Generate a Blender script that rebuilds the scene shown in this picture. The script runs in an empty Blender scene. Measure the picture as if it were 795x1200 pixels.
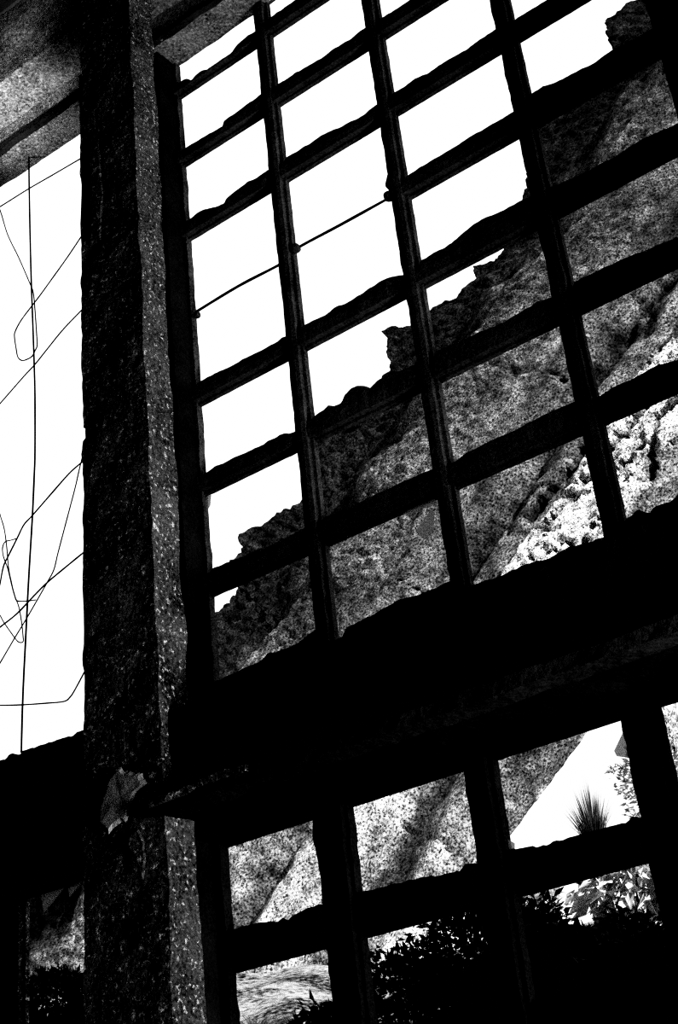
import bpy, math, random
import numpy as np
from mathutils import Vector, Matrix, noise

random.seed(7)
COL = bpy.context.scene.collection
H = 1.6                                    # eye height above the floor

# ---------------------------------------------------------------- camera
F_PX, YAW, PIT, ROLL = 1692.36, 0.586566, -0.500405, -0.114030
def _rot(a, b, c):
    ca, sa, cb, sb, cc, sc = math.cos(a), math.sin(a), math.cos(b), math.sin(b), math.cos(c), math.sin(c)
    Rz = np.array([[cc, -sc, 0], [sc, cc, 0], [0, 0, 1]])
    Rx = np.array([[1, 0, 0], [0, ca, -sa], [0, sa, ca]])
    Ry = np.array([[cb, 0, sb], [0, 1, 0], [-sb, 0, cb]])
    return Rz @ Rx @ Ry
RC = _rot(PIT, YAW, ROLL) @ np.array([[1, 0, 0], [0, 0, -1], [0, 1, 0]], float)
def ray(u, v):
    return RC.T @ np.array([(u - 397.5) / F_PX, (v - 600) / F_PX, 1.0])
def at(u, v, Y):
    """the point of the upright plane y = Y that the photograph shows at pixel (u, v)"""
    r = ray(u, v)
    r = r * Y / r[1]
    return Vector((r[0], r[1], r[2] + H))

cam_d = bpy.data.cameras.new('camera')
cam = bpy.data.objects.new('camera', cam_d)
COL.objects.link(cam)
M = Matrix((( RC[0][0], -RC[1][0], -RC[2][0], 0),
            ( RC[0][1], -RC[1][1], -RC[2][1], 0),
            ( RC[0][2], -RC[1][2], -RC[2][2], H),
            (0, 0, 0, 1)))
cam.matrix_world = M
cam_d.sensor_fit = 'VERTICAL'
cam_d.sensor_height = 24
cam_d.lens = F_PX * 24 / 1200
cam_d.clip_start = 0.02
cam_d.clip_end = 300
bpy.context.scene.camera = cam

# ---------------------------------------------------------------- materials
def concrete(name, lo, hi, scale=2.5, grain=90, bump=0.5, contrast=0.25, rough=0.95, speck=0.0, dist=0.01, stretch=(1, 1, 1), fine=0.5):
    m = bpy.data.materials.new(name); m.use_nodes = True
    nt = m.node_tree; N = nt.nodes; L = nt.links
    b = N['Principled BSDF']; b.inputs['Roughness'].default_value = rough
    b.inputs['Specular IOR Level'].default_value = 0.15
    tc = N.new('ShaderNodeTexCoord')
    mp = N.new('ShaderNodeMapping'); mp.inputs['Scale'].default_value = stretch
    L.new(tc.outputs['Object'], mp.inputs['Vector'])
    def nz(s, d, r=0.55):
        n = N.new('ShaderNodeTexNoise'); n.inputs['Scale'].default_value = s
        n.inputs['Detail'].default_value = d; n.inputs['Roughness'].default_value = r
        L.new(mp.outputs['Vector'], n.inputs['Vector']); return n.outputs['Fac']
    def mth(op, a, c):
        n = N.new('ShaderNodeMath'); n.operation = op
        for k, x in enumerate((a, c)):
            if isinstance(x, (int, float)): n.inputs[k].default_value = x
            else: L.new(x, n.inputs[k])
        return n.outputs[0]
    big = nz(scale, 9, 0.62)
    fin = nz(grain, 4, 0.7)
    mix = mth('ADD', mth('MULTIPLY', big, 1 - fine), mth('MULTIPLY', fin, fine))
    rp = N.new('ShaderNodeValToRGB')
    rp.color_ramp.elements[0].position = 0.5 - contrast / 2
    rp.color_ramp.elements[1].position = 0.5 + contrast / 2
    rp.color_ramp.elements[0].color = (lo, lo, lo, 1)
    rp.color_ramp.elements[1].color = (hi, hi, hi, 1)
    L.new(mix, rp.inputs['Fac'])
    col = rp.outputs['Color']
    if speck > 0:
        v = nz(grain * 0.6, 2, 0.8)
        r2 = N.new('ShaderNodeValToRGB')
        r2.color_ramp.elements[0].position = 0.58; r2.color_ramp.elements[1].position = 0.68
        r2.color_ramp.elements[0].color = (0, 0, 0, 1); r2.color_ramp.elements[1].color = (speck, speck, speck, 1)
        L.new(v, r2.inputs['Fac'])
        ad = N.new('ShaderNodeMix'); ad.data_type = 'RGBA'; ad.blend_type = 'ADD'
        ad.inputs['Factor'].default_value = 1.0
        L.new(col, ad.inputs['A']); L.new(r2.outputs['Color'], ad.inputs['B'])
        col = ad.outputs['Result']
    m['_'] = 0
    at_ = None
    L.new(col, b.inputs['Base Color'])
    bp = N.new('ShaderNodeBump'); bp.inputs['Strength'].default_value = bump; bp.inputs['Distance'].default_value = dist
    L.new(mth('ADD', nz(grain * 0.45, 6, 0.7), mth('MULTIPLY', big, 0.6)), bp.inputs['Height'])
    L.new(bp.outputs['Normal'], b.inputs['Normal'])
    return m

def plain(name, v, rough=0.8, metal=0.0):
    m = bpy.data.materials.new(name); m.use_nodes = True
    nt = m.node_tree; b = nt.nodes['Principled BSDF']
    n = nt.nodes.new('ShaderNodeTexNoise'); n.inputs['Scale'].default_value = 30
    r = nt.nodes.new('ShaderNodeValToRGB')
    r.color_ramp.elements[0].color = (v * .6, v * .6, v * .6, 1); r.color_ramp.elements[1].color = (v * 1.4, v * 1.4, v * 1.4, 1)
    nt.links.new(n.outputs['Fac'], r.inputs['Fac']); nt.links.new(r.outputs['Color'], b.inputs['Base Color'])
    b.inputs['Roughness'].default_value = rough; b.inputs['Metallic'].default_value = metal
    b.inputs['Specular IOR Level'].default_value = 0.1
    return m

def leaf_mat(name, v, trans=0.3, spec=0.1):
    m = bpy.data.materials.new(name); m.use_nodes = True
    nt = m.node_tree; N = nt.nodes; b = N['Principled BSDF']
    oi = N.new('ShaderNodeTexNoise'); oi.inputs['Scale'].default_value = 9
    r = N.new('ShaderNodeValToRGB')
    r.color_ramp.elements[0].position = .35; r.color_ramp.elements[1].position = .65
    r.color_ramp.elements[0].color = (v * .5,) * 3 + (1,); r.color_ramp.elements[1].color = (min(1, v * 1.5),) * 3 + (1,)
    nt.links.new(oi.outputs['Fac'], r.inputs['Fac']); nt.links.new(r.outputs['Color'], b.inputs['Base Color'])
    b.inputs['Roughness'].default_value = 0.5; b.inputs['Specular IOR Level'].default_value = spec
    t = N.new('ShaderNodeBsdfTranslucent'); nt.links.new(r.outputs['Color'], t.inputs['Color'])
    mx = N.new('ShaderNodeMixShader'); mx.inputs[0].default_value = trans
    nt.links.new(b.outputs[0], mx.inputs[1]); nt.links.new(t.outputs[0], mx.inputs[2])
    nt.links.new(mx.outputs[0], N['Material Output'].inputs['Surface'])
    return m

def slab_mat():
    """weathered concrete: reflectance from the 'tone' attribute (plaster, bare rubble, darker edge and bands) times fine aggregate"""
    m = bpy.data.materials.new('weathered_slab_concrete'); m.use_nodes = True
    nt = m.node_tree; N = nt.nodes; L = nt.links; b = N['Principled BSDF']
    b.inputs['Roughness'].default_value = 0.95; b.inputs['Specular IOR Level'].default_value = 0.1
    tc = N.new('ShaderNodeTexCoord')
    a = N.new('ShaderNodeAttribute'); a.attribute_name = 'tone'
    g = N.new('ShaderNodeAttribute'); g.attribute_name = 'coarse'
    def nz(s, d, r):
        n = N.new('ShaderNodeTexNoise'); n.inputs['Scale'].default_value = s
        n.inputs['Detail'].default_value = d; n.inputs['Roughness'].default_value = r
        L.new(tc.outputs['Object'], n.inputs['Vector']); return n.outputs['Fac']
    def rng(x, a0, a1, b0, b1):
        n = N.new('ShaderNodeMapRange'); n.clamp = True
        n.inputs[1].default_value = a0; n.inputs[2].default_value = a1; n.inputs[3].default_value = b0; n.inputs[4].default_value = b1
        L.new(x, n.inputs[0]); return n.outputs[0]
    def mth(op, x, y):
        n = N.new('ShaderNodeMath'); n.operation = op
        for k, q in enumerate((x, y)):
            if isinstance(q, (int, float)): n.inputs[k].default_value = q
            else: L.new(q, n.inputs[k])
        return n.outputs[0]
    fine = rng(nz(58, 5, 0.8), 0.40, 0.61, 0.0, 2.1)
    mid = rng(nz(6, 7, 0.7), 0.33, 0.67, 0.35, 1.65)
    grit = mth('MULTIPLY', rng(nz(34, 3, 0.8), 0.57, 0.66, 0, 1.5), g.outputs['Fac'])
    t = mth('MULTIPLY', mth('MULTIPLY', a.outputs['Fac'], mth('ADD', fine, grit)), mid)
    c = N.new('ShaderNodeCombineColor')
    for k in range(3): L.new(t, c.inputs[k])
    L.new(c.outputs[0], b.inputs['Base Color'])
    bp = N.new('ShaderNodeBump'); bp.inputs['Distance'].default_value = 0.05
    L.new(g.outputs['Fac'], bp.inputs['Strength'])
    L.new(nz(32, 7, 0.75), bp.inputs['Height']); L.new(bp.outputs['Normal'], b.inputs['Normal'])
    return m

def glass_mat():
    m = bpy.data.materials.new('dusty_glass'); m.use_nodes = True
    nt = m.node_tree; N = nt.nodes; b = N['Principled BSDF']
    n = N.new('ShaderNodeTexNoise'); n.inputs['Scale'].default_value = 60; n.inputs['Detail'].default_value = 5
    r = N.new('ShaderNodeValToRGB')
    r.color_ramp.elements[0].color = (.3, .3, .3, 1); r.color_ramp.elements[1].color = (.9, .9, .9, 1)
    nt.links.new(n.outputs['Fac'], r.inputs['Fac']); nt.links.new(r.outputs['Color'], b.inputs['Base Color'])
    b.inputs['Roughness'].default_value = .3
    t = N.new('ShaderNodeBsdfTransparent')
    tl = N.new('ShaderNodeBsdfTranslucent'); tl.inputs['Color'].default_value = (.6, .6, .6, 1)
    m1 = N.new('ShaderNodeMixShader'); m1.inputs[0].default_value = .6
    nt.links.new(b.outputs[0], m1.inputs[1]); nt.links.new(tl.outputs[0], m1.inputs[2])
    m2 = N.new('ShaderNodeMixShader'); m2.inputs[0].default_value = .65
    nt.links.new(t.outputs[0], m2.inputs[1]); nt.links.new(m1.outputs[0], m2.inputs[2])
    nt.links.new(m2.outputs[0], N['Material Output'].inputs['Surface'])
    return m

MAT = dict(
    bar=concrete('dark_concrete_bars', .01, .27, 6, 110, .6, .3, fine=.6),  # dark mottled tone for the upper window bars
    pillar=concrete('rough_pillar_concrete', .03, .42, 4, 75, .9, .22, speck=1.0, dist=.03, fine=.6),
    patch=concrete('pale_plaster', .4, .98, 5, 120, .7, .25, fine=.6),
    bar_dark=concrete('shade_black_bars', .006, .06, 6, 110, .6, .3, fine=.6),  # lower bars: same concrete, colour darkened to stand in for shade
    beam_black=concrete('shade_black_concrete', .008, .07, 3, 90, .7, .3, fine=.5),  # beam and jamb reveals: shade put into a near-black colour
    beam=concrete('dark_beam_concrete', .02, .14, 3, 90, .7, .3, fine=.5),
    lintel=concrete('pitted_soffit_concrete', .05, .75, 5, 80, .8, .25, speck=.4, fine=.6),
    wall=concrete('dark_plaster_wall', .03, .12, 2, 60, .5, .4),
    floor=concrete('dusty_floor', .05, .15, 2, 60, .5, .4),
    wire=plain('rusty_steel', .03, .8, .3),
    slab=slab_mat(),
    glass=glass_mat(),
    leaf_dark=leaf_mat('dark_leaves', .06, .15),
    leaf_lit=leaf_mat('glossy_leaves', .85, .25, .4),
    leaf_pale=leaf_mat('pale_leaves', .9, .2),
    blade=leaf_mat('dry_blades', .12, .3),
    twig=plain('twigs', .04),
    soil=None,
)

# ---------------------------------------------------------------- object helpers
def tag(o, label=None, cat=None, group=None, kind=None):
    if label: o['label'] = label
    if cat: o['category'] = cat
    if group: o['group'] = group
    if kind: o['kind'] = kind
    return o

def obj(name, vf, mat, parent=None, smooth=False):
    verts, faces = vf
    me = bpy.data.meshes.new(name)
    if parent is not None:
        off = OFF[parent.name]
    else:
        arr = np.array([tuple(v) for v in verts])
        lo, hi = arr.min(0), arr.max(0)
        off = Vector(((lo[0] + hi[0]) / 2, (lo[1] + hi[1]) / 2, lo[2]))
    me.from_pydata([tuple(Vector(v) - off) for v in verts], [], faces)
    me.update()
    if mat: me.materials.append(mat)
    o = bpy.data.objects.new(name, me)
    COL.objects.link(o)
    if parent is not None: o.parent = parent
    else:
        o.location = off
    OFF[o.name] = off
    if smooth: me.polygons.foreach_set('use_smooth', [True] * len(me.polygons))
    return o
OFF = {}
def empty(name, loc):
    o = bpy.data.objects.new(name, None); o.empty_display_size = .1
    o.location = loc; COL.objects.link(o); OFF[o.name] = Vector(loc); return o

def nv(p, s, seed):
    q = Vector((p[0] * s + seed * 13.7, p[1] * s - seed * 7.1, p[2] * s + seed * 3.3))
    return noise.noise_vector(q)
def nf(x, y, z, octs=4):
    return noise.fractal(Vector((x, y, z)), 1.0, 2.0, octs)

def rbox(x0, x1, y0, y1, z0, z1, step=.05, amp=.008, freq=6, seed=1, warp=None):
    """a box of rough concrete: finely divided, its skin pushed about by noise"""
    ax = [np.linspace(a, b, max(2, int(round((b - a) / step)) + 1)) for a, b in ((x0, x1), (y0, y1), (z0, z1))]
    n = [len(a) for a in ax]
    idx, verts, faces = {}, [], []
    def vid(i, j, k):
        key = (i, j, k)
        if key not in idx:
            p = Vector((ax[0][i], ax[1][j], ax[2][k]))
            d = nv(p, freq, seed) * amp + nv(p, freq * 4, seed + 5) * amp * .45
            p = p + d
            if warp: p = warp(p)
            idx[key] = len(verts); verts.append(p)
        return idx[key]
    for i in (0, n[0] - 1):
        for j in range(n[1] - 1):
            for k in range(n[2] - 1):
                f = [vid(i, j, k), vid(i, j + 1, k), vid(i, j + 1, k + 1), vid(i, j, k + 1)]
                faces.append(f if i else f[::-1])
    for j in (0, n[1] - 1):
        for i in range(n[0] - 1):
            for k in range(n[2] - 1):
                f = [vid(i, j, k), vid(i + 1, j, k), vid(i + 1, j, k + 1), vid(i, j, k + 1)]
                faces.append(f[::-1] if j else f)
    for k in (0, n[2] - 1):
        for i in range(n[0] - 1):
            for j in range(n[1] - 1):
                f = [vid(i, j, k), vid(i + 1, j, k), vid(i + 1, j + 1, k), vid(i, j + 1, k)]
                faces.append(f if k else f[::-1])
    return verts, faces

def join(*parts):
    V, Fc = [], []
    for v, f in parts:
        o = len(V); V += list(v); Fc += [[q + o for q in g] for g in f]
    return V, Fc

def sweep(sections):
    """closed strip of cross-sections (each a list of points), capped"""
    V, Fc = [], []; m = len(sections[0])
    for s in sections: V += list(s)
    for i in range(len(sections) - 1):
        for j in range(m):
            a, b = i * m + j, i * m + (j + 1) % m
            Fc.append([a, b, b + m, a + m])
    Fc.append(list(range(m))[::-1]); Fc.append([(len(sections) - 1) * m + j for j in range(m)])
    return V, Fc

def tube(pts, r, sides=6, sub=4, wob=0.0, seed=0):
    """round wire through points"""
    P = [Vector(p) for p in pts]
    Q = []
    n = len(P)
    for i in range(n - 1):                       # Catmull-Rom
        p0, p1, p2, p3 = P[max(i - 1, 0)], P[i], P[i + 1], P[min(i + 2, n - 1)]
        for k in range(sub):
            t = k / sub
            Q.append(.5 * ((2 * p1) + (p2 - p0) * t + (2 * p0 - 5 * p1 + 4 * p2 - p3) * t * t + (3 * p1 - p0 - 3 * p2 + p3) * t ** 3))
    Q.append(P[-1])
    secs = []
    for i, q in enumerate(Q):
        d = (Q[min(i + 1, len(Q) - 1)] - Q[max(i - 1, 0)]).normalized()
        a = d.cross(Vector((0, 1, 0.01)))
        if a.length < 1e-4: a = d.cross(Vector((1, 0, 0)))
        a.normalize(); b = d.cross(a)
        rr = r * (1 + wob * noise.noise(Vector((i * .4, seed * 9.1, 0))))
        secs.append([q + a * rr * math.cos(2 * math.pi * s / sides) + b * rr * math.sin(2 * math.pi * s / sides) for s in range(sides)])
    return sweep(secs)

def prism(poly_front, dy):
    """flat polygon (list of points) given thickness dy along y"""
    n = len(poly_front)
    V = [Vector(p) for p in poly_front] + [Vector(p) + Vector((0, dy, 0)) for p in poly_front]
    Fc = [list(range(n)), list(range(n, 2 * n))[::-1]] + [[i, i + n, (i + 1) % n + n, (i + 1) % n] for i in range(n)]
    return V, Fc

# ================================================================ room shell
YB, YK = 4.0, 4.045                         # inner and outer face of the glazing bars
XJ = -3.334                                  # clear edge of the left jamb
def struct(name, vf, mat):
    return tag(obj(name, vf, mat), kind='structure')
RX0, RX1, RY0 = -7.2, 2.4, -3.6
ZC = 6.12 + H                                # ceiling height
struct('floor', rbox(RX0 - .2, RX1 + .2, RY0 - .2, 4.1, -.2, 0, .5, .01), MAT['floor'])
struct('ceiling', rbox(RX0 - .2, RX1 + .2, RY0 - .2, 3.62, ZC, ZC + .25, .4, .01), MAT['wall'])
struct('wall_left', rbox(RX0 - .25, RX0, RY0, 4.2, 0, ZC + .2, .4, .01), MAT['wall'])
struct('wall_right', rbox(RX1, RX1 + .25, RY0, 4.2, 0, ZC + .2, .4, .01), MAT['wall'])
struct('wall_back', rbox(RX0, RX1, RY0 - .25, RY0, 0, ZC + .2, .4, .01), MAT['wall'])
# street wall: solid bay to the right, breast wall below the lower windows, upper storey above the lintel, its unseen height set to shade the shrubs
struct('wall_front', join(
    rbox(-.90, RX1, 3.72, 4.15, 0, ZC, .25, .01, seed=3),
    rbox(RX0, -.90, 3.80, 4.15, 0, .08 + H, .25, .01, seed=4),
    rbox(RX0 - .2, RX1 + .2, 3.868, 4.2, 5.81 + H, 8.4 + H, .4, .01, seed=5),
    rbox(RX1 + .2, 16, 3.9, 4.2, -1, 8.4 + H, .5, .01, seed=6)), MAT['wall'])  # unseen far-right facade added to shade the shrubs outside

# ================================================================ pillar
def pillar_warp(p):
    z = p.z - H
    if p.x < -3.5 and p.y < 3.7:            # the left arris leans out towards the foot and is chipped
        p = p.copy(); p.x += -.0155 * (3.7 - z) + .01 * (nf(0, 3.3, z * 5.5, 4)) 
        if abs(z - 3.23) < .018: p.x += .03
    return p
pil = empty('concrete_pillar', (-3.43, 3.69, 0))
tag(pil, 'tall rough concrete pillar between the narrow open bay and the gridded window', 'pillar')
obj('shaft', rbox(-3.60, -3.249, 3.60, 3.758, 0, 6.12 + H, .022, .011, 5, 11, pillar_warp), MAT['pillar'], pil)
obj('back_pier', rbox(-3.74, -3.448, 3.752, 4.06, 0, 5.47 + H, .06, .008, 5, 12), MAT['beam'], pil)

def patch(px, Y, th, n=70, seed=0):
    """thin ragged flake on an upright face, outline from a px polygon"""
    P = [at(u, v, Y) for u, v in px]
    c = sum(P, Vector()) / len(P)
    out = []
    m = len(P)
    for i in range(m):
        for k in range(8):
            p = P[i].lerp(P[(i + 1) % m], k / 8)
            d = (p - c).normalized()
            out.append(p + d * .012 * nf(p.x * 22, seed, p.z * 22, 4))
    k = len(out)
    V = [p.copy() for p in out] + [c + (p - c) * .86 + Vector((0, -th, 0)) for p in out] + \
        [c + (p - c) * .45 + Vector((0, -th * (1.1 + .5 * noise.noise(p * 9)), 0)) for p in out] + [c + Vector((0, -th, 0))]
    Fc = []
    for i in range(k):
        j = (i + 1) % k
        Fc += [[i, j, k + j, k + i], [k + i, k + j, 2 * k + j, 2 * k + i], [2 * k + i, 2 * k + j, 3 * k]]
    return V, Fc
tag(obj('plaster_flake', patch([(140, 898), (150, 905), (168, 905), (172, 918), (160, 928), (152, 945), (150, 960), (138, 966), (128, 977), (117, 968), (120, 935), (128, 915)], 3.592, .012, seed=1), MAT['patch'], pil), 'pale plaster flake still stuck low on the pillar')
obj('plaster_flake', patch([(150, 985), (162, 968), (170, 985), (172, 1010), (168, 1030), (158, 1010)], 3.592, .008, seed=2), MAT['pillar'], pil)
obj('plaster_flake', patch([(103, 165), (116, 160), (121, 230), (118, 285), (107, 288), (106, 220)], 3.594, .006, seed=3), MAT['pillar'], pil)

# ================================================================ beams
lin = empty('lintel_beam', (-3.5, 3.95, 5.47 + H))
tag(lin, 'pitted concrete lintel running over the open bay and the gridded window', 'beam')
obj('soffit_slab', rbox(RX0, -.80, 3.854, 4.045, 5.47 + H, 5.80 + H, .04, .009, 7, 21), MAT['lintel'], lin)
obj('drip_lip', rbox(RX0, -.80, 3.835, 3.87, 5.462 + H, 5.50 + H, .03, .007, 9, 22), MAT['beam'], lin)
hb = empty('ceiling_beam', (-3.5, 3.74, 5.63 + H))
tag(hb, 'deep dark ceiling beam above the lintel, its underside lit at the left by an added spot', 'beam')  # pale left end is light from the added spot
obj('beam_body', rbox(RX0, -.80, 3.63, 3.862, 5.627 + H, 6.13 + H, .035, .016, 5, 23), MAT['lintel'], hb)

sp = empty('spandrel_beam', (-2.2, 3.84, 1.53 + H))
tag(sp, 'massive dark concrete beam between the upper gridded window and the lower window', 'beam')
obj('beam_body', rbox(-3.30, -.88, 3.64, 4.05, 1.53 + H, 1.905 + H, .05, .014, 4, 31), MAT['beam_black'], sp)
def ledge_warp(p):
    return p
obj('bottom_ledge', rbox(-3.27, -.88, 3.557, 3.66, 1.525 + H, 1.57 + H, .025, .009, 6, 32), MAT['beam'], sp)
tag(obj('bottom_ledge', rbox(-3.27, -2.83, 3.548, 3.60, 1.548 + H, 1.572 + H, .012, .012, 8, 34, lambda p: Vector((p.x, p.y, p.z + .02 * (p.x + 3.27)))), MAT['pillar'], sp), 'chipped end of the ledge next to the pillar, coloured lighter as if lit')  # lighter material stands in for light on this end of the ledge
sl = empty('spandrel_beam', (-5.3, 3.84, 1.53 + H))
tag(sl, 'dark crumbling concrete beam forming the sill of the narrow open bay left of the pillar', 'beam')
obj('beam_body', rbox(RX0, -3.62, 3.68, 4.05, 1.59 + H, 1.985 + H, .05, .015, 4, 33), MAT['beam'], sl)
def line_top(px, Y):
    return [at(u, v, Y) for u, v in px]

def profile_z(pts, x):
    if x <= pts[0].x: return pts[0].z
    for a, b in zip(pts, pts[1:]):
        if x <= b.x:
            return a.z + (b.z - a.z) * (x - a.x) / max(1e-6, b.x - a.x)
    return pts[-1].z

def hbar(x0, x1, zb, segs, y0=YB, y1=YK, h=.095, step=.012, seed=0, reb=.014, rough=.004):
    """horizontal glazing bar: rebated underside, crumbled top; segs = measured top outlines"""
    xs = np.linspace(x0, x1, int((x1 - x0) / step) + 2)
    secs = []
    tops = [line_top(s, y0) for s in segs]
    for x in xs:
        zt = zb + h + .004 * nf(x * 9, seed, 0)
        for t in tops:
            if t[0].x - .01 <= x <= t[-1].x + .01: zt = profile_z(t, x)
        zt += rough * nf(x * 30, seed * 3.1, 1.7, 4)
        e1 = .0025 * nf(x * 14, seed, 5, 3); e2 = .0015 * nf(x * 20, seed, 9, 3)
        j = .004 * nf(x * 17, seed, 13, 3)
        zt = max(zt, zb + .03)
        zm = zb + reb + (zt - zb - reb) * .45
        secs.append([Vector(q) for q in ((x, y0 + j * .5, zb + reb + e1), (x, y0 - .003 + j, zm), (x, y0 + j * .4, zt - .012), (x, y0 + .008, zt),
                     (x, y1 - .008, zt - .010), (x, y1, zt - .02), (x, y1, zb + e2), (x, y0 + .026, zb + e2 + .001), (x, y0 + .026, zb + reb + e1))])
    return sweep(secs)

def vbar(xl, w, z0, z1, y0=YB, y1=YK, step=.014, seed=0, reb=.014, rough=.004, chips=()):
    zs = np.linspace(z0, z1, int((z1 - z0) / step) + 2)
    secs = []
    for z in zs:
        l = rough * nf(seed * 2.3, z * 9, 0, 5) ; r = rough * .8 * nf(seed * 2.3, z * 12, 4, 4); b = rough * .5 * nf(seed, z * 16, 8, 4)
        for (zc, hw, am) in chips:
            if abs(z - zc) < hw: l += am * (1 - abs(z - zc) / hw)
        j = .003 * nf(seed, z * 14, 17, 3)
        x1 = xl + w
        secs.append([Vector(q) for q in ((xl + l, y0 + j, z), (xl + l * .6 + w * .5, y0 - .004 + j, z), (x1 - reb + r, y0 + j, z), (x1 - reb + r, y0 + .022, z), (x1 + b, y0 + .024, z), (x1 + b, y1, z), (xl + .006 + l, y1, z))][::-1])
    return sweep(secs)

# ================================================================ upper window
ZT = [5.245, 4.803, 4.352, 3.895, 3.440, 2.995, 2.529]       # undersides of the bars
TOPS = {
 0: [[(210,95),(216,91),(220,92),(224,94),(228,87),(234,82),(243,80),(252,75),(262,68),(270,61),(277,51),(290,40),(301,34)]],
 1: [[(215,173),(240,158),(261,146),(262,140),(275,131),(290,120),(308,107)], [(326,96),(333,93),(345,84),(362,75),(380,64),(390,56),(410,44),(428,30)]],
 2: [[(219,257),(228,250),(238,244),(250,242),(262,237),(264,232),(275,222),(288,213),(300,207),(308,201),(318,196)],
     [(335,183),(345,177),(362,167),(377,157),(390,151),(405,144),(412,140),(425,134),(432,127),(441,121)],
     [(463,106),(475,99),(485,91),(500,85),(515,75),(527,67),(545,57),(560,46),(580,33)]],
 3: [[(482,201),(500,190),(520,178),(532,171),(550,159),(575,145),(603,128)], [(622,108),(635,100),(648,96),(660,90),(680,80),(692,74),(720,55),(745,42),(765,31)]],
 4: [[(235,445),(245,439),(260,433),(270,428),(285,419),(300,412),(322,400),(330,394),(338,392)],
     [(355,380),(365,375),(380,368),(390,360),(405,354),(412,350),(430,338),(445,328),(460,323),(474,321)],
     [(494,303),(505,297),(522,288),(535,278),(542,271),(552,263),(565,255),(580,249),(590,245),(605,236),(626,227)],
     [(645,217),(665,210),(690,198),(720,182),(735,172),(755,160),(795,143)]],
 5: [[(240,553),(250,546),(260,542),(272,536),(284,531),(295,526),(310,518),(325,510),(333,506),(336,508),(345,504)],
     [(369,485),(378,479),(383,474),(392,475),(400,470),(402,463),(410,454),(418,451),(428,451),(432,454),(440,446),(452,438),(460,437),(485,426),(492,420)],
     [(510,410),(540,398),(560,388),(590,377),(628,353),(647,347)], [(672,329),(695,318),(740,298),(770,287),(795,276)]],
 6: [[(248,665),(255,662),(265,658),(272,656),(290,648),(320,636),(355,618)], [(375,607),(402,597),(450,573),(506,548)],
     [(532,540),(545,530),(570,517),(600,504),(645,481),(682,466)], [(702,463),(720,452),(736,445),(771,426),(795,420)]],
}
MUL = [-2.818, -2.226, -1.632, -1.027]; MW = [.066, .065, .072, .125]
w1 = empty('window_1', (-2.2, 4.02, 1.92 + H)); tag(w1, kind='structure')
w1['label'] = 'tall window grid of dark broken concrete bars right of the pillar'
XR = -.90
for i, zb in enumerate(ZT):
    x0 = XJ - .1
    if i == 3: x0 = -2.235                    # this bar has fallen out of the two left columns
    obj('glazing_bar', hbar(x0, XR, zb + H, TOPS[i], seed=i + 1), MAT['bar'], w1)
for i, x in enumerate(MUL):
    obj('mullion', vbar(x, MW[i], 2.0 + H, 5.48 + H, y0=YB - .006, seed=i + 3, rough=.005,
        chips=((3.99 + H, .05, -.02),) if i == 1 else ()), MAT['bar'], w1)
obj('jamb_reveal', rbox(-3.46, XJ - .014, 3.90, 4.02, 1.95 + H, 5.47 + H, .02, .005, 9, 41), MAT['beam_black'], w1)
obj('jamb', join(rbox(-3.40, XJ, 4.015, 4.05, 1.95 + H, 5.47 + H, .02, .0045, 12, 42)), MAT['bar'], w1)
SILL = [[(252,797),(300,776),(312,766),(340,757),(352,750),(368,736)], [(393,750),(400,745),(405,735),(418,728),(445,715),(465,703),(490,695),(505,690),(528,679)],
        [(551,686),(600,668),(615,660),(640,655),(660,643),(700,631),(712,626)], [(733,607),(742,600),(748,596),(755,600),(762,600),(765,592),(785,588),(795,575)]]
obj('bottom_rail', hbar(XJ - .1, XR, 1.93 + H, SILL, h=.2, seed=9, y0=3.99, y1=4.05, rough=.005), MAT['bar'], w1)
reb = [at(229, 366, 4.02), at(280, 335, 4.02), at(333, 307, 4.02), at(345, 293, 4.02), at(400, 263, 4.02), at(458, 231, 4.02)]
obj('exposed_rebar', tube(reb, .0062, 8, 5, .25, 1), MAT['wire'], w1)
for (u, v, r) in ((456, 230, .02), (347, 291, .018), (231, 369, .014), (333, 307, .012)):
    c = at(u, v, 4.015)
    vs, fs = rbox(c.x - r, c.x + r, c.y - r, c.y + r, c.z - r, c.z + r, r / 3, r * .3, 30, 3)
    vs = [c + (p - c) * (.75 * r / max(1e-4, (p - c).length) + .3) for p in vs]
    obj('broken_bar_stub', (vs, fs), MAT['bar'], w1)
def shard(px, Y, parent, th=.004):
    o = obj('glass_shard', prism([at(u, v, Y) for u, v in px], th), MAT['glass'], parent); return o
shard([(487,622),(498,607),(507,596),(509,604),(508,622),(499,632),(492,628)], 4.03, w1)
shard([(472,602),(490,592),(508,583),(511,592),(500,594),(478,604)], 4.03, w1)
shard([(243,582),(247,580),(246,592),(242,598),(239,590)], 4.03, w1)

# ================================================================ lower window
w2 = empty('window_2', (-2.2, 4.02, .05 + H)); tag(w2, kind='structure')
w2['label'] = 'lower window grid of thick dark bars under the massive beam'
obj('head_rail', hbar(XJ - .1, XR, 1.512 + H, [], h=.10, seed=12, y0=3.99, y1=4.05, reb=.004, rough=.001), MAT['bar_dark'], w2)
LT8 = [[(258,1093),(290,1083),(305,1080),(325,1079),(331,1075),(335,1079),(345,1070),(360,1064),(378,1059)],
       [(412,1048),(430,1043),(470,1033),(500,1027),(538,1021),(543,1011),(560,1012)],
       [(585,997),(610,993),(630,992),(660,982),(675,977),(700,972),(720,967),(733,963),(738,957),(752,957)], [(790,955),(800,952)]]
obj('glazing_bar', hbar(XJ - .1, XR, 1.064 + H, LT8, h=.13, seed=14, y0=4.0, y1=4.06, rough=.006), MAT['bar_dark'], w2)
obj('glazing_bar', hbar(XJ - .1, XR, .61 + H, [], h=.13, seed=15, y0=4.0, y1=4.06, rough=.006), MAT['bar_dark'], w2)
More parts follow.
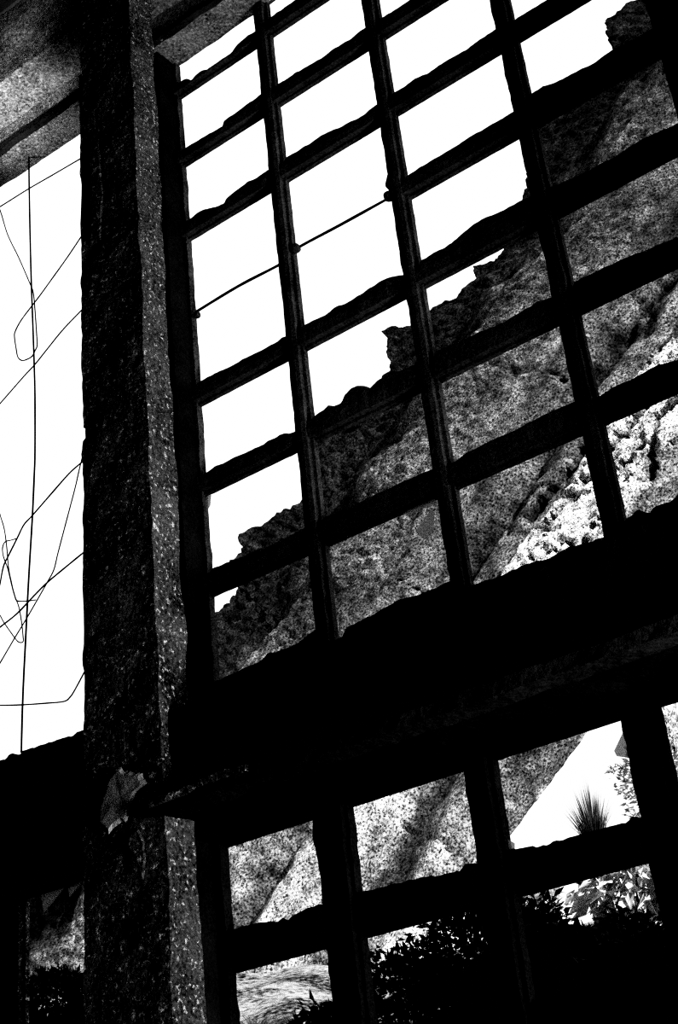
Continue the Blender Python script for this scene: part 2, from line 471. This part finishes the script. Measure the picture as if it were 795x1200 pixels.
obj('bottom_rail', hbar(XJ - .1, XR, .06 + H, [], h=.15, seed=16, y0=3.99, y1=4.06), MAT['bar_dark'], w2)
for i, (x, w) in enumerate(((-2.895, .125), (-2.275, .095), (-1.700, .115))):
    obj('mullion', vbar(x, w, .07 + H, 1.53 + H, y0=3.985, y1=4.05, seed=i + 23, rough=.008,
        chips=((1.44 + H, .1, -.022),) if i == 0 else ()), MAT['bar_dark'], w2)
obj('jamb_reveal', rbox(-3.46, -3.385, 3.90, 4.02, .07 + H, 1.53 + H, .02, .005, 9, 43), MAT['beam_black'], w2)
obj('jamb', join(rbox(-3.40, -3.345, 4.0, 4.05, .07 + H, 1.53 + H, .015, .006, 12, 44)), MAT['bar_dark'], w2)
shard([(730,859),(736,872),(738,888),(723,886),(720,880)], 4.03, w2)
shard([(583,998),(590,986),(596,984),(603,988),(603,995)], 4.03, w2)

# left lower window, mostly hidden behind the pillar
w3 = empty('window_3', (-4.6, 4.02, .05 + H)); tag(w3, kind='structure')
w3['label'] = 'small dark lower window left of the pillar with glass shards in its top edge'
obj('head_rail', hbar(RX0, -3.745, 1.566 + H, [], h=.06, seed=17, y0=3.98, y1=4.05, reb=.004), MAT['bar_dark'], w3)
obj('mullion', vbar(-4.52, .125, .07 + H, 1.55 + H, seed=31), MAT['pillar'], w3)
obj('glazing_bar', hbar(RX0, -3.745, .93 + H, [], h=.13, seed=18), MAT['bar_dark'], w3)
obj('bottom_rail', hbar(RX0, -3.745, .06 + H, [], h=.15, seed=19), MAT['bar_dark'], w3)
shard([(48,1047),(56,1046),(75,1040),(62,1056),(51,1069)], 4.03, w3)
shard([(80,1041),(95,1035),(88,1043),(81,1051)], 4.03, w3)

# sill of the open bay: crumbled edge
obj('crumbled_sill', hbar(RX0, -3.745, 1.96 + H, [[(-20,898),(0,890),(5,889),(8,884),(14,882),(22,884),(24,879),(40,875),(60,868),(85,861),(88,858),(101,853)]], h=.2, seed=20, y0=3.97, y1=4.05), MAT['beam'], sl)

# ================================================================ wires in the open bay
def wire(px, Y, r, label, name='hanging_wire', cat='wire', wob=.15, dy=None):
    n = len(px)
    P = [at(u, v, Y + (dy[0] + (dy[1] - dy[0]) * i / (n - 1) if dy else 0)) for i, (u, v) in enumerate(px)]
    o = obj(name, tube(P, r, 6, 5, wob, len(label)), MAT['wire'], smooth=True)
    tag(o, label, cat); 
    if name == 'hanging_wire': o['group'] = 'loose wires across the open bay'
    return o
wire([(34,160),(34,198),(34.3,222),(35,262),(36,305),(37,340),(38.5,380),(40,425),(41,465),(41,530),(40,560),(38,605),(35,655),(33,690),(31.5,720),(29.5,760),(27.5,800),(26,840),(25,882)], 3.98, .0044,
     'thick upright steel rod hanging from the lintel down to the sill of the open bay', 'steel_rod', 'rod', dy=(0, .04))
wire([(100,183),(96,185),(60,206),(34,221),(10,236),(-14,251)], 4.02, 0.0032, 'topmost straight wire slanting down from the pillar just under the lintel')
wire([(-14,210),(0,246),(9,275),(22,302),(35,332),(39,343),(41,363),(43,392),(43.5,405),(41,411),(38,417),(33,420.5),(26,422.5),(21,418.5),(19,409),(17,395),(18,388),(25,375),(37,359),(47,346),(60,328),(80,300),(100,270)], 4.04, 0.0032,
     'looped wire with a long teardrop bend beside the upright rod')
wire([(101,358),(75,385),(57,407),(41,427),(28,441),(0,473),(-14,489)], 4.06, 0.0032, 'straight wire slanting from pillar to lower left just below the teardrop loop')
wire([(101,538),(92,545),(80,556),(58,581),(38,604),(28,615),(20,631),(10,651),(4,664),(0,684),(-4,700)], 3.99, 0.0035, 'wire leaving the pillar at mid height and bending steeply down at the left')
wire([(98,530),(93,550),(88,572),(78,610),(68,648),(63,668),(55,683),(50,692),(31,725),(17,748),(0,777),(-12,797)], 4.07, 0.0029, 'wire falling almost straight beside the pillar then slanting off to the lower left')
wire([(101,645),(85,658),(68,672),(55,683),(40,698),(20,719),(0,735),(-14,747)], 4.03, 0.0038, 'thicker straight wire low in the open bay slanting from pillar to left')
wire([(-6,580),(0,603),(5,620),(8,642),(10,665),(14,685),(18,700),(22,711),(25,727),(27,745),(27,752),(22,752.5),(17,747),(5,730),(0,721),(-6,712)], 4.11, 0.0028, 'wire hooked into a narrow bend at the left, its tip by the upright rod')
wire([(20,631),(13,633),(6,635),(3,642),(4,652),(9,666),(13,683),(17,698),(20,704),(30,704.5),(42,703)], 4.05, 0.0028, 'short crooked wire with a small hooked end tangled left of the rod')
wire([(-14,826),(0,826.5),(25,826),(55,824),(75,822),(82,817),(88,808),(103,780)], 4.02, 0.0033, 'lowest wire lying level above the sill and kinked up to the pillar')

# ================================================================ leaning slab outside
SK, SY0, SZ0 = .25, 8.0, 2.0                  # y = SY0 + SK * (z - SZ0), z from eye level
def on_slab(u, v, back=0.0):
    r = ray(u, v); t = (SY0 + back * math.hypot(1, SK) - SK * SZ0) / (r[1] - SK * r[2])
    return Vector(r * t) + Vector((0, 0, H))
SA, SB = on_slab(252, 722), on_slab(760, 0)
EU = (SB - SA).normalized()
NS = Vector((0, -1, SK)).normalized()
EV = EU.cross(NS).normalized()
if EV.z > 0: EV = -EV
def suv(u, v, back=0.0):
    d = on_slab(u, v, back) - SA
    return d.dot(EU), d.dot(EV)
C1, C2 = suv(463, 1160), suv(697, 850)
def vmax(u):
    return C1[1] + (C2[1] - C1[1]) * (u - C1[0]) / (C2[0] - C1[0])

def sstep(a, b, x):
    t = max(0., min(1., (x - a) / (b - a))); return t * t * (3 - 2 * t)
EDGE = [(-220,1300),(-120,1160),(-30,1030),(40,960),(100,900),(150,840),(200,785),(240,735),(252,722),(262,708),(278,700),(280,688),(262,668),(268,659),(282,648),(280,628),(305,615),(320,608),(345,595),(357,585),
        (366,540),(372,500),(388,480),(430,462),(460,437),(455,405),(452,390),(482,378),(503,365),(533,347),(540,340),(556,325),(553,313),(585,300),(612,245),(622,190),(626,140),(650,112),(690,87),(721,60),(712,40),(710,25),(740,6),(765,-6),
        (800,-50),(850,-120),(930,-240),(1000,-350)]
CREV = [([(770,466),(757,482),(735,508),(718,527),(700,540)], .045), ([(700,508),(686,527),(663,560),(645,580),(622,606)], .04), ([(706,555),(694,568),(677,590),(660,609),(640,632)], .03),
        ([(800,478),(786,485),(762,517),(741,543),(728,562)], .028), ([(779,510),(769,539),(762,556),(755,570)], .025), ([(757,531),(748,540),(736,553)], .05),
        ([(800,395),(775,408),(765,425),(755,436)], .03)]
CRACK = [([(636,568),(625,575),(616,581),(606,592),(599,601),(597,612),(594,626)], .018), ([(800,319),(775,330),(757,350),(742,370),(733,390),(720,415),(698,438),(672,470)], .02),
         ([(650,440),(672,452),(690,462)], .006), ([(462,676),(490,690),(515,700)], .006), ([(740,345),(755,356),(765,370)], .006)]
def line_field(lines):
    segs = []
    for px, wd in lines:
        q = [suv(*p) for p in px]
        segs += [(a[0], a[1], b[0], b[1], wd) for a, b in zip(q, q[1:])]
    S_ = np.array(segs); lo = S_[:, [0, 2]].min() - .3; hi = S_[:, [0, 2]].max() + .3
    a = S_[:, :2]; d = S_[:, 2:4] - a; L2 = (d ** 2).sum(1); wd = S_[:, 4]
    def f(u, v):
        if u < lo or u > hi: return 0.
        t = np.clip(((u - a[:, 0]) * d[:, 0] + (v - a[:, 1]) * d[:, 1]) / L2, 0, 1)
        k = np.hypot(a[:, 0] + d[:, 0] * t - u, a[:, 1] + d[:, 1] * t - v) / wd
        return max(0., 1 - k.min()) ** .5
    return f
def slab():
    fcrev, fcrack = line_field(CREV), line_field(CRACK)
    ed = [Vector(suv(*q, back=.30) + (0,)) for q in EDGE]
    pts = []
    for a, b in zip(ed, ed[1:]):
        n = max(1, int((b - a).length / .026))
        pts += [a.lerp(b, k / n) for k in range(n)]
    pts.append(ed[-1])
    nr = len(pts); NC = 170
    u0, u1 = ed[0].x, ed[-1].x
    V, tone, coarse = [], [], []
    for i, p in enumerate(pts):
        jx = .035 * nf(p.x * 9, p.y * 9, 1.5, 5); jy = .05 * nf(p.x * 9, p.y * 9, 7.5, 5)
        uu = u0 + (u1 - u0) * i / (nr - 1)
        vm = vmax(uu) + .012 * nf(uu * 7, 0, 3, 4)
        for j in range(NC + 1):
            t = j / NC
            w = (1 - t) ** 2
            u = uu * (1 - w) + p.x * w + jx * w
            v = (p.y + jy) * (1 - t) + vm * t
            x_, y_ = u * .9, v
            wv = v + .22 * nf(u * .8, v * .8, 2.2, 3) + .05 * nf(u * 5, v * 5, 4.4, 3)
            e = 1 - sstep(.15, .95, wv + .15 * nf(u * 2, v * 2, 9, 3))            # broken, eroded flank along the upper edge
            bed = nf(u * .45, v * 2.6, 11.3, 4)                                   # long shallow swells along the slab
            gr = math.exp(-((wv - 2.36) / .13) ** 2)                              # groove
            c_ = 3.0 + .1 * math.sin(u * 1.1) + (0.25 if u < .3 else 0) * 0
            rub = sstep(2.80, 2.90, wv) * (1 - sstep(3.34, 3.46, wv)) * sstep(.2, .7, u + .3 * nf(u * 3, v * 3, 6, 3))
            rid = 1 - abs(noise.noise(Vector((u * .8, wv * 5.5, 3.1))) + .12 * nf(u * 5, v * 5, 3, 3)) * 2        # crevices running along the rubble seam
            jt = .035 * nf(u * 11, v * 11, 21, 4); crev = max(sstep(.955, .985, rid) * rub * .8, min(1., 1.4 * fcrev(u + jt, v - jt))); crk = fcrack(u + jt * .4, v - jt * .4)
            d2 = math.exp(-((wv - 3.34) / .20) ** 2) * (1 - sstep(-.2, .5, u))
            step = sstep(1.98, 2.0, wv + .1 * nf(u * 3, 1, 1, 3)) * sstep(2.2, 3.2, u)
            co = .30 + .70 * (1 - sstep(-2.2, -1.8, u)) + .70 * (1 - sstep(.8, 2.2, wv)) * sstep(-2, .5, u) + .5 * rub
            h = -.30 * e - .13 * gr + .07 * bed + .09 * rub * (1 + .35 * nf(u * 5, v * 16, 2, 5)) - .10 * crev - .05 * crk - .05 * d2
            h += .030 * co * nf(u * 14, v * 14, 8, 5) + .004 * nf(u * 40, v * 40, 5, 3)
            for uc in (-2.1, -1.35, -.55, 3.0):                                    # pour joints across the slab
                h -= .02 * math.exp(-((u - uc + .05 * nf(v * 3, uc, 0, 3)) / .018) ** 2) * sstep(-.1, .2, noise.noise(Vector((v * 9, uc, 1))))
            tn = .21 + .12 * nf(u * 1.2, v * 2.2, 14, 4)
            tn *= 1 - (.72 + .2 * (1 - sstep(-2.4, -1.2, u))) * e  # colour darkened along the upper edge
            tn *= 1 - .6 * gr  # groove darkened in colour as well as dipped
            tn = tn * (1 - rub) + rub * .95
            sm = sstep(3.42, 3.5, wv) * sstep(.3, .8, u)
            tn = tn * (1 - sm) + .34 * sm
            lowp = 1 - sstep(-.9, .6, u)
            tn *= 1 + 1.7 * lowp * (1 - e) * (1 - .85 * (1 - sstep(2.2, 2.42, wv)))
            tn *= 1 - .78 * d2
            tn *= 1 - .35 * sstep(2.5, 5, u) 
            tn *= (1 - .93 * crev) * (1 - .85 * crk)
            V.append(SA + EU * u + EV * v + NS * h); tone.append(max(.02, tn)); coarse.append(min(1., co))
    W = NC + 1
    F_ = [[i * W + j, i * W + j + 1, (i + 1) * W + j + 1, (i + 1) * W + j] for i in range(nr - 1) for j in range(NC)]
    # thickness: skirts and back
    def skirt(ring, under=0.0):
        b = len(V)
        for k in ring:
            p = V[k]; V.append(p - NS * .55 - EV * under); tone.append(.2); coarse.append(1)
        for a in range(len(ring) - 1):
            F_.append([ring[a], ring[a + 1], b + a + 1, b + a])
        return b
    s0 = skirt([i * W for i in range(nr)]); s1 = skirt([i * W + NC for i in range(nr)][::-1], .75)
    for a in range(nr - 1):
        F_.append([s0 + a, s0 + a + 1, s1 + nr - 2 - a, s1 + nr - 1 - a])
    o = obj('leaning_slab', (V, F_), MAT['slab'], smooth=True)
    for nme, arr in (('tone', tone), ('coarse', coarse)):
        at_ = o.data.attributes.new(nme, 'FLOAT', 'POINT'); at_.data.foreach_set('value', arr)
    tag(o, 'huge broken concrete slab leaning diagonally outside beyond the window grids', 'slab')
    return o
slab()

# ================================================================ ground outside
def gz(x, y):
    z = -.80 + 2.64 * sstep(4.4, 8.3, y) + .10 * nf(x * .7, y * .7, 3, 3)
    z += .20 * nf(x * .5 + y * .3, y * 2.1, 6, 3) * sstep(5.5, 7, y) + .22 * min(2., max(0., -5.6 - x)) * sstep(5, 8, y)
    return z + H
MAT['soil'] = concrete('pale_dry_soil', .01, .6, 3.0, 50, .9, .14, stretch=(.35, 2.2, 1), dist=.03)
gx = np.arange(-19, 12.01, .11); gy = np.concatenate([np.arange(4.15, 10, .06), np.arange(10, 32, .5)])
GV = [Vector((x, y, gz(x, y))) for y in gy for x in gx]
n_ = len(gx)
tag(obj('ground', (GV, [[j * n_ + i, j * n_ + i + 1, (j + 1) * n_ + i + 1, (j + 1) * n_ + i] for j in range(len(gy) - 1) for i in range(n_ - 1)]), MAT['soil'], smooth=True), kind='structure')

# ================================================================ plants outside
def leaf_mesh(c, rad, n, size, rnd, drop=.3, shell=.45):
    V, F_ = [], []
    for _ in range(n):
        while True:
            d = Vector((rnd.gauss(0, 1), rnd.gauss(0, 1), rnd.gauss(0, 1)))
            if d.length > .1: break
        d.normalize()
        k = shell + (1 - shell) * rnd.random() ** .6
        lump = .8 + .35 * noise.noise(d * 2.3 + Vector((c.x, c.y, c.z)))
        p = c + Vector((d.x * rad[0], d.y * rad[1], d.z * rad[2])) * k * lump
        a = (d * .8 + Vector((rnd.gauss(0, .6), rnd.gauss(0, .6), rnd.gauss(0, .6) - drop))).normalized()
        b = a.cross(Vector((rnd.gauss(0, 1), rnd.gauss(0, 1), rnd.gauss(0, 1)))).normalized()
        nn = a.cross(b)
        L_ = size * rnd.uniform(.6, 1.3); w = L_ * rnd.uniform(.16, .26)
        o = len(V)
        V += [p, p + a * L_ * .4 + b * w + nn * w * .3, p + a * L_ * .45, p + a * L_ * .4 - b * w + nn * w * .3, p + a * L_ - nn * L_ * .12]
        F_ += [[o, o + 1, o + 2], [o, o + 2, o + 3], [o + 1, o + 4, o + 2], [o + 2, o + 4, o + 3]]
    return V, F_
def bush(px, Y, rad, n, size, mat, label, name='bush', seed=1, cat='bush', drop=.3):
    rnd = random.Random(seed)
    c = at(*px, Y); g = gz(c.x, c.y)
    rt = empty(name, (c.x, c.y, g)); tag(rt, label, cat)
    obj('foliage', leaf_mesh(c, rad, n, size, rnd, drop), mat, rt)
    tubes = []
    for k in range(9):
        d = Vector((rnd.uniform(-.8, .8) * rad[0], rnd.uniform(-.8, .8) * rad[1], rnd.uniform(-.2, .75) * rad[2]))
        base = Vector((c.x + rnd.uniform(-.05, .05), c.y + rnd.uniform(-.05, .05), g - .05))
        tubes.append(tube([base, base.lerp(c + d, .5) + Vector((0, 0, .05)), c + d], .009, 5, 4, .2, k))
    obj('stems', join(*tubes), MAT['twig'], rt)
    return rt
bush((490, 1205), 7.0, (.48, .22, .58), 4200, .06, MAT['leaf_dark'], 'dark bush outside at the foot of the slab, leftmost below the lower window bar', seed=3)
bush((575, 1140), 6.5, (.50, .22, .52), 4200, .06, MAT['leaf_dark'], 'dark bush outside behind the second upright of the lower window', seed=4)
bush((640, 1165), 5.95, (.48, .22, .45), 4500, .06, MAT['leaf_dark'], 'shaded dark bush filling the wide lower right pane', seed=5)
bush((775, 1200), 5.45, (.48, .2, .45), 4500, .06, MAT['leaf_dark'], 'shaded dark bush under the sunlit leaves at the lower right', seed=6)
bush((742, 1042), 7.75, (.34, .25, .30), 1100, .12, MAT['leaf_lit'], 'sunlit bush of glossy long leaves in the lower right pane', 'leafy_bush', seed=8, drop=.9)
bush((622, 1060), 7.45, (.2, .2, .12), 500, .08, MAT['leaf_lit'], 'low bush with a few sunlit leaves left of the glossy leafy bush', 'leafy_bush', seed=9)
bush((805, 908), 9.4, (.58, .5, .60), 4600, .055, MAT['leaf_pale'], 'pale sunlit bush at the right end of the lower window', 'pale_bush', seed=10, drop=0)  # leaf colour kept near-white
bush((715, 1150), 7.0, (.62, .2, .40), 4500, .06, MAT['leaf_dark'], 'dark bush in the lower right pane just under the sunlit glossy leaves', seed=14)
bush((380, 1225), 5.7, (.26, .2, .22), 1200, .06, MAT['leaf_dark'], 'low dark bush on the bright ground in the lower left pane', seed=11)

bush((60, 1172), 6.7, (.45, .2, .24), 3000, .05, MAT['leaf_dark'], 'dark low bush outside the small window left of the pillar', seed=12)
def tuft(px, Y, hgt, spread, n, mat, label, seed, name='grass_tuft', wid=.006):
    rnd = random.Random(seed)
    b0 = at(*px, Y)
    V, F_ = [], []
    for k in range(n):
        a = rnd.uniform(0, 6.283); r = rnd.random() ** .7
        d = Vector((math.cos(a) * spread * r, math.sin(a) * spread * r, hgt * (1 - .45 * r) * rnd.uniform(.6, 1.1)))
        p0 = b0 + Vector((math.cos(a), math.sin(a), 0)) * .05 * r
        side = d.cross(Vector((rnd.gauss(0, 1), rnd.gauss(0, 1), rnd.gauss(0, 1)))).normalized() * wid
        o = len(V)
        V += [p0 - side, p0 + side]
        for t in (.5, .85):
            q = p0 + d * t + Vector((d.x, d.y, -.3 * spread)) * t * t * .35
            V += [q - side * (1.1 - t), q + side * (1.1 - t)]
        V.append(p0 + d + Vector((d.x, d.y, -.3 * spread)) * .35)
        F_ += [[o, o + 1, o + 3, o + 2], [o + 2, o + 3, o + 5, o + 4], [o + 4, o + 5, o + 6]]
    return tag(obj(name, (V, F_), mat), label, 'grass')
tuft((697, 985), 8.0, .42, .09, 420, MAT['blade'], 'spiky dark grass tuft against the white sky in the lower window', 21, wid=.0022)
tuft((300, 1212), 6.9, .14, .25, 260, MAT['leaf_pale'], 'pale short grass tuft at the bottom of the lower left pane', 22)

# ================================================================ light
sc = bpy.context.scene
sc.cycles.use_denoising = False
w = bpy.data.worlds.new('white_sky'); sc.world = w; w.use_nodes = True
bg = w.node_tree.nodes['Background']; bg.inputs['Color'].default_value = (1, 1, 1, 1); bg.inputs['Strength'].default_value = 1.0
def sun_dir(o, d): o.rotation_euler = Vector(d).to_track_quat('Z', 'Y').to_euler()
sd = bpy.data.lights.new('sun', 'SUN'); sd.energy = 5.5; sd.angle = .009
so = bpy.data.objects.new('sun', sd); COL.objects.link(so); sun_dir(so, (.85, -.2, .45)); so.location = (6, 6, 14)
def area(name, loc, target, size, power):
    d = bpy.data.lights.new(name, 'AREA'); d.size = size; d.energy = power
    o = bpy.data.objects.new(name, d); COL.objects.link(o); o.location = loc
    sun_dir(o, Vector(loc) - Vector(target)); return o
area('added_room_light', (1.9, 2.9, 2.0), (-2.9, 3.9, H + 3.4), .9, 170)  # unseen lamp added to light the pillar side and bar soffits
spd = bpy.data.lights.new('added_bay_spot', 'SPOT'); spd.energy = 300; spd.spot_size = .30; spd.spot_blend = 1; spd.shadow_soft_size = .15  # unseen spot added to brighten the ceiling beam underside
spo = bpy.data.objects.new('added_bay_spot', spd); COL.objects.link(spo); spo.location = (-5.6, 2.7, H + 3.6)
sun_dir(spo, Vector((-5.6, 2.7, 3.6)) - Vector((-4.24, 3.75, 5.63)))
area('fill_light', (0.5, -2.5, H + 2.5), (-3.0, 3.8, H + 3.0), 2.5, 9)  # unseen fill added to lift the dark interior

vs = sc.view_settings
vs.view_transform = 'Standard'; vs.look = 'None'; vs.exposure = 0; vs.gamma = 1
vs.use_curve_mapping = True
cm = vs.curve_mapping; c = cm.curves[3]
pts = [(0, 0), (.03, .002), (.09, .03), (.2, .14), (.4, .48), (.7, .92), (1, 1)]
while len(c.points) < len(pts): c.points.new(.5, .5)
for p, q in zip(c.points, pts): p.location = q
cm.update()
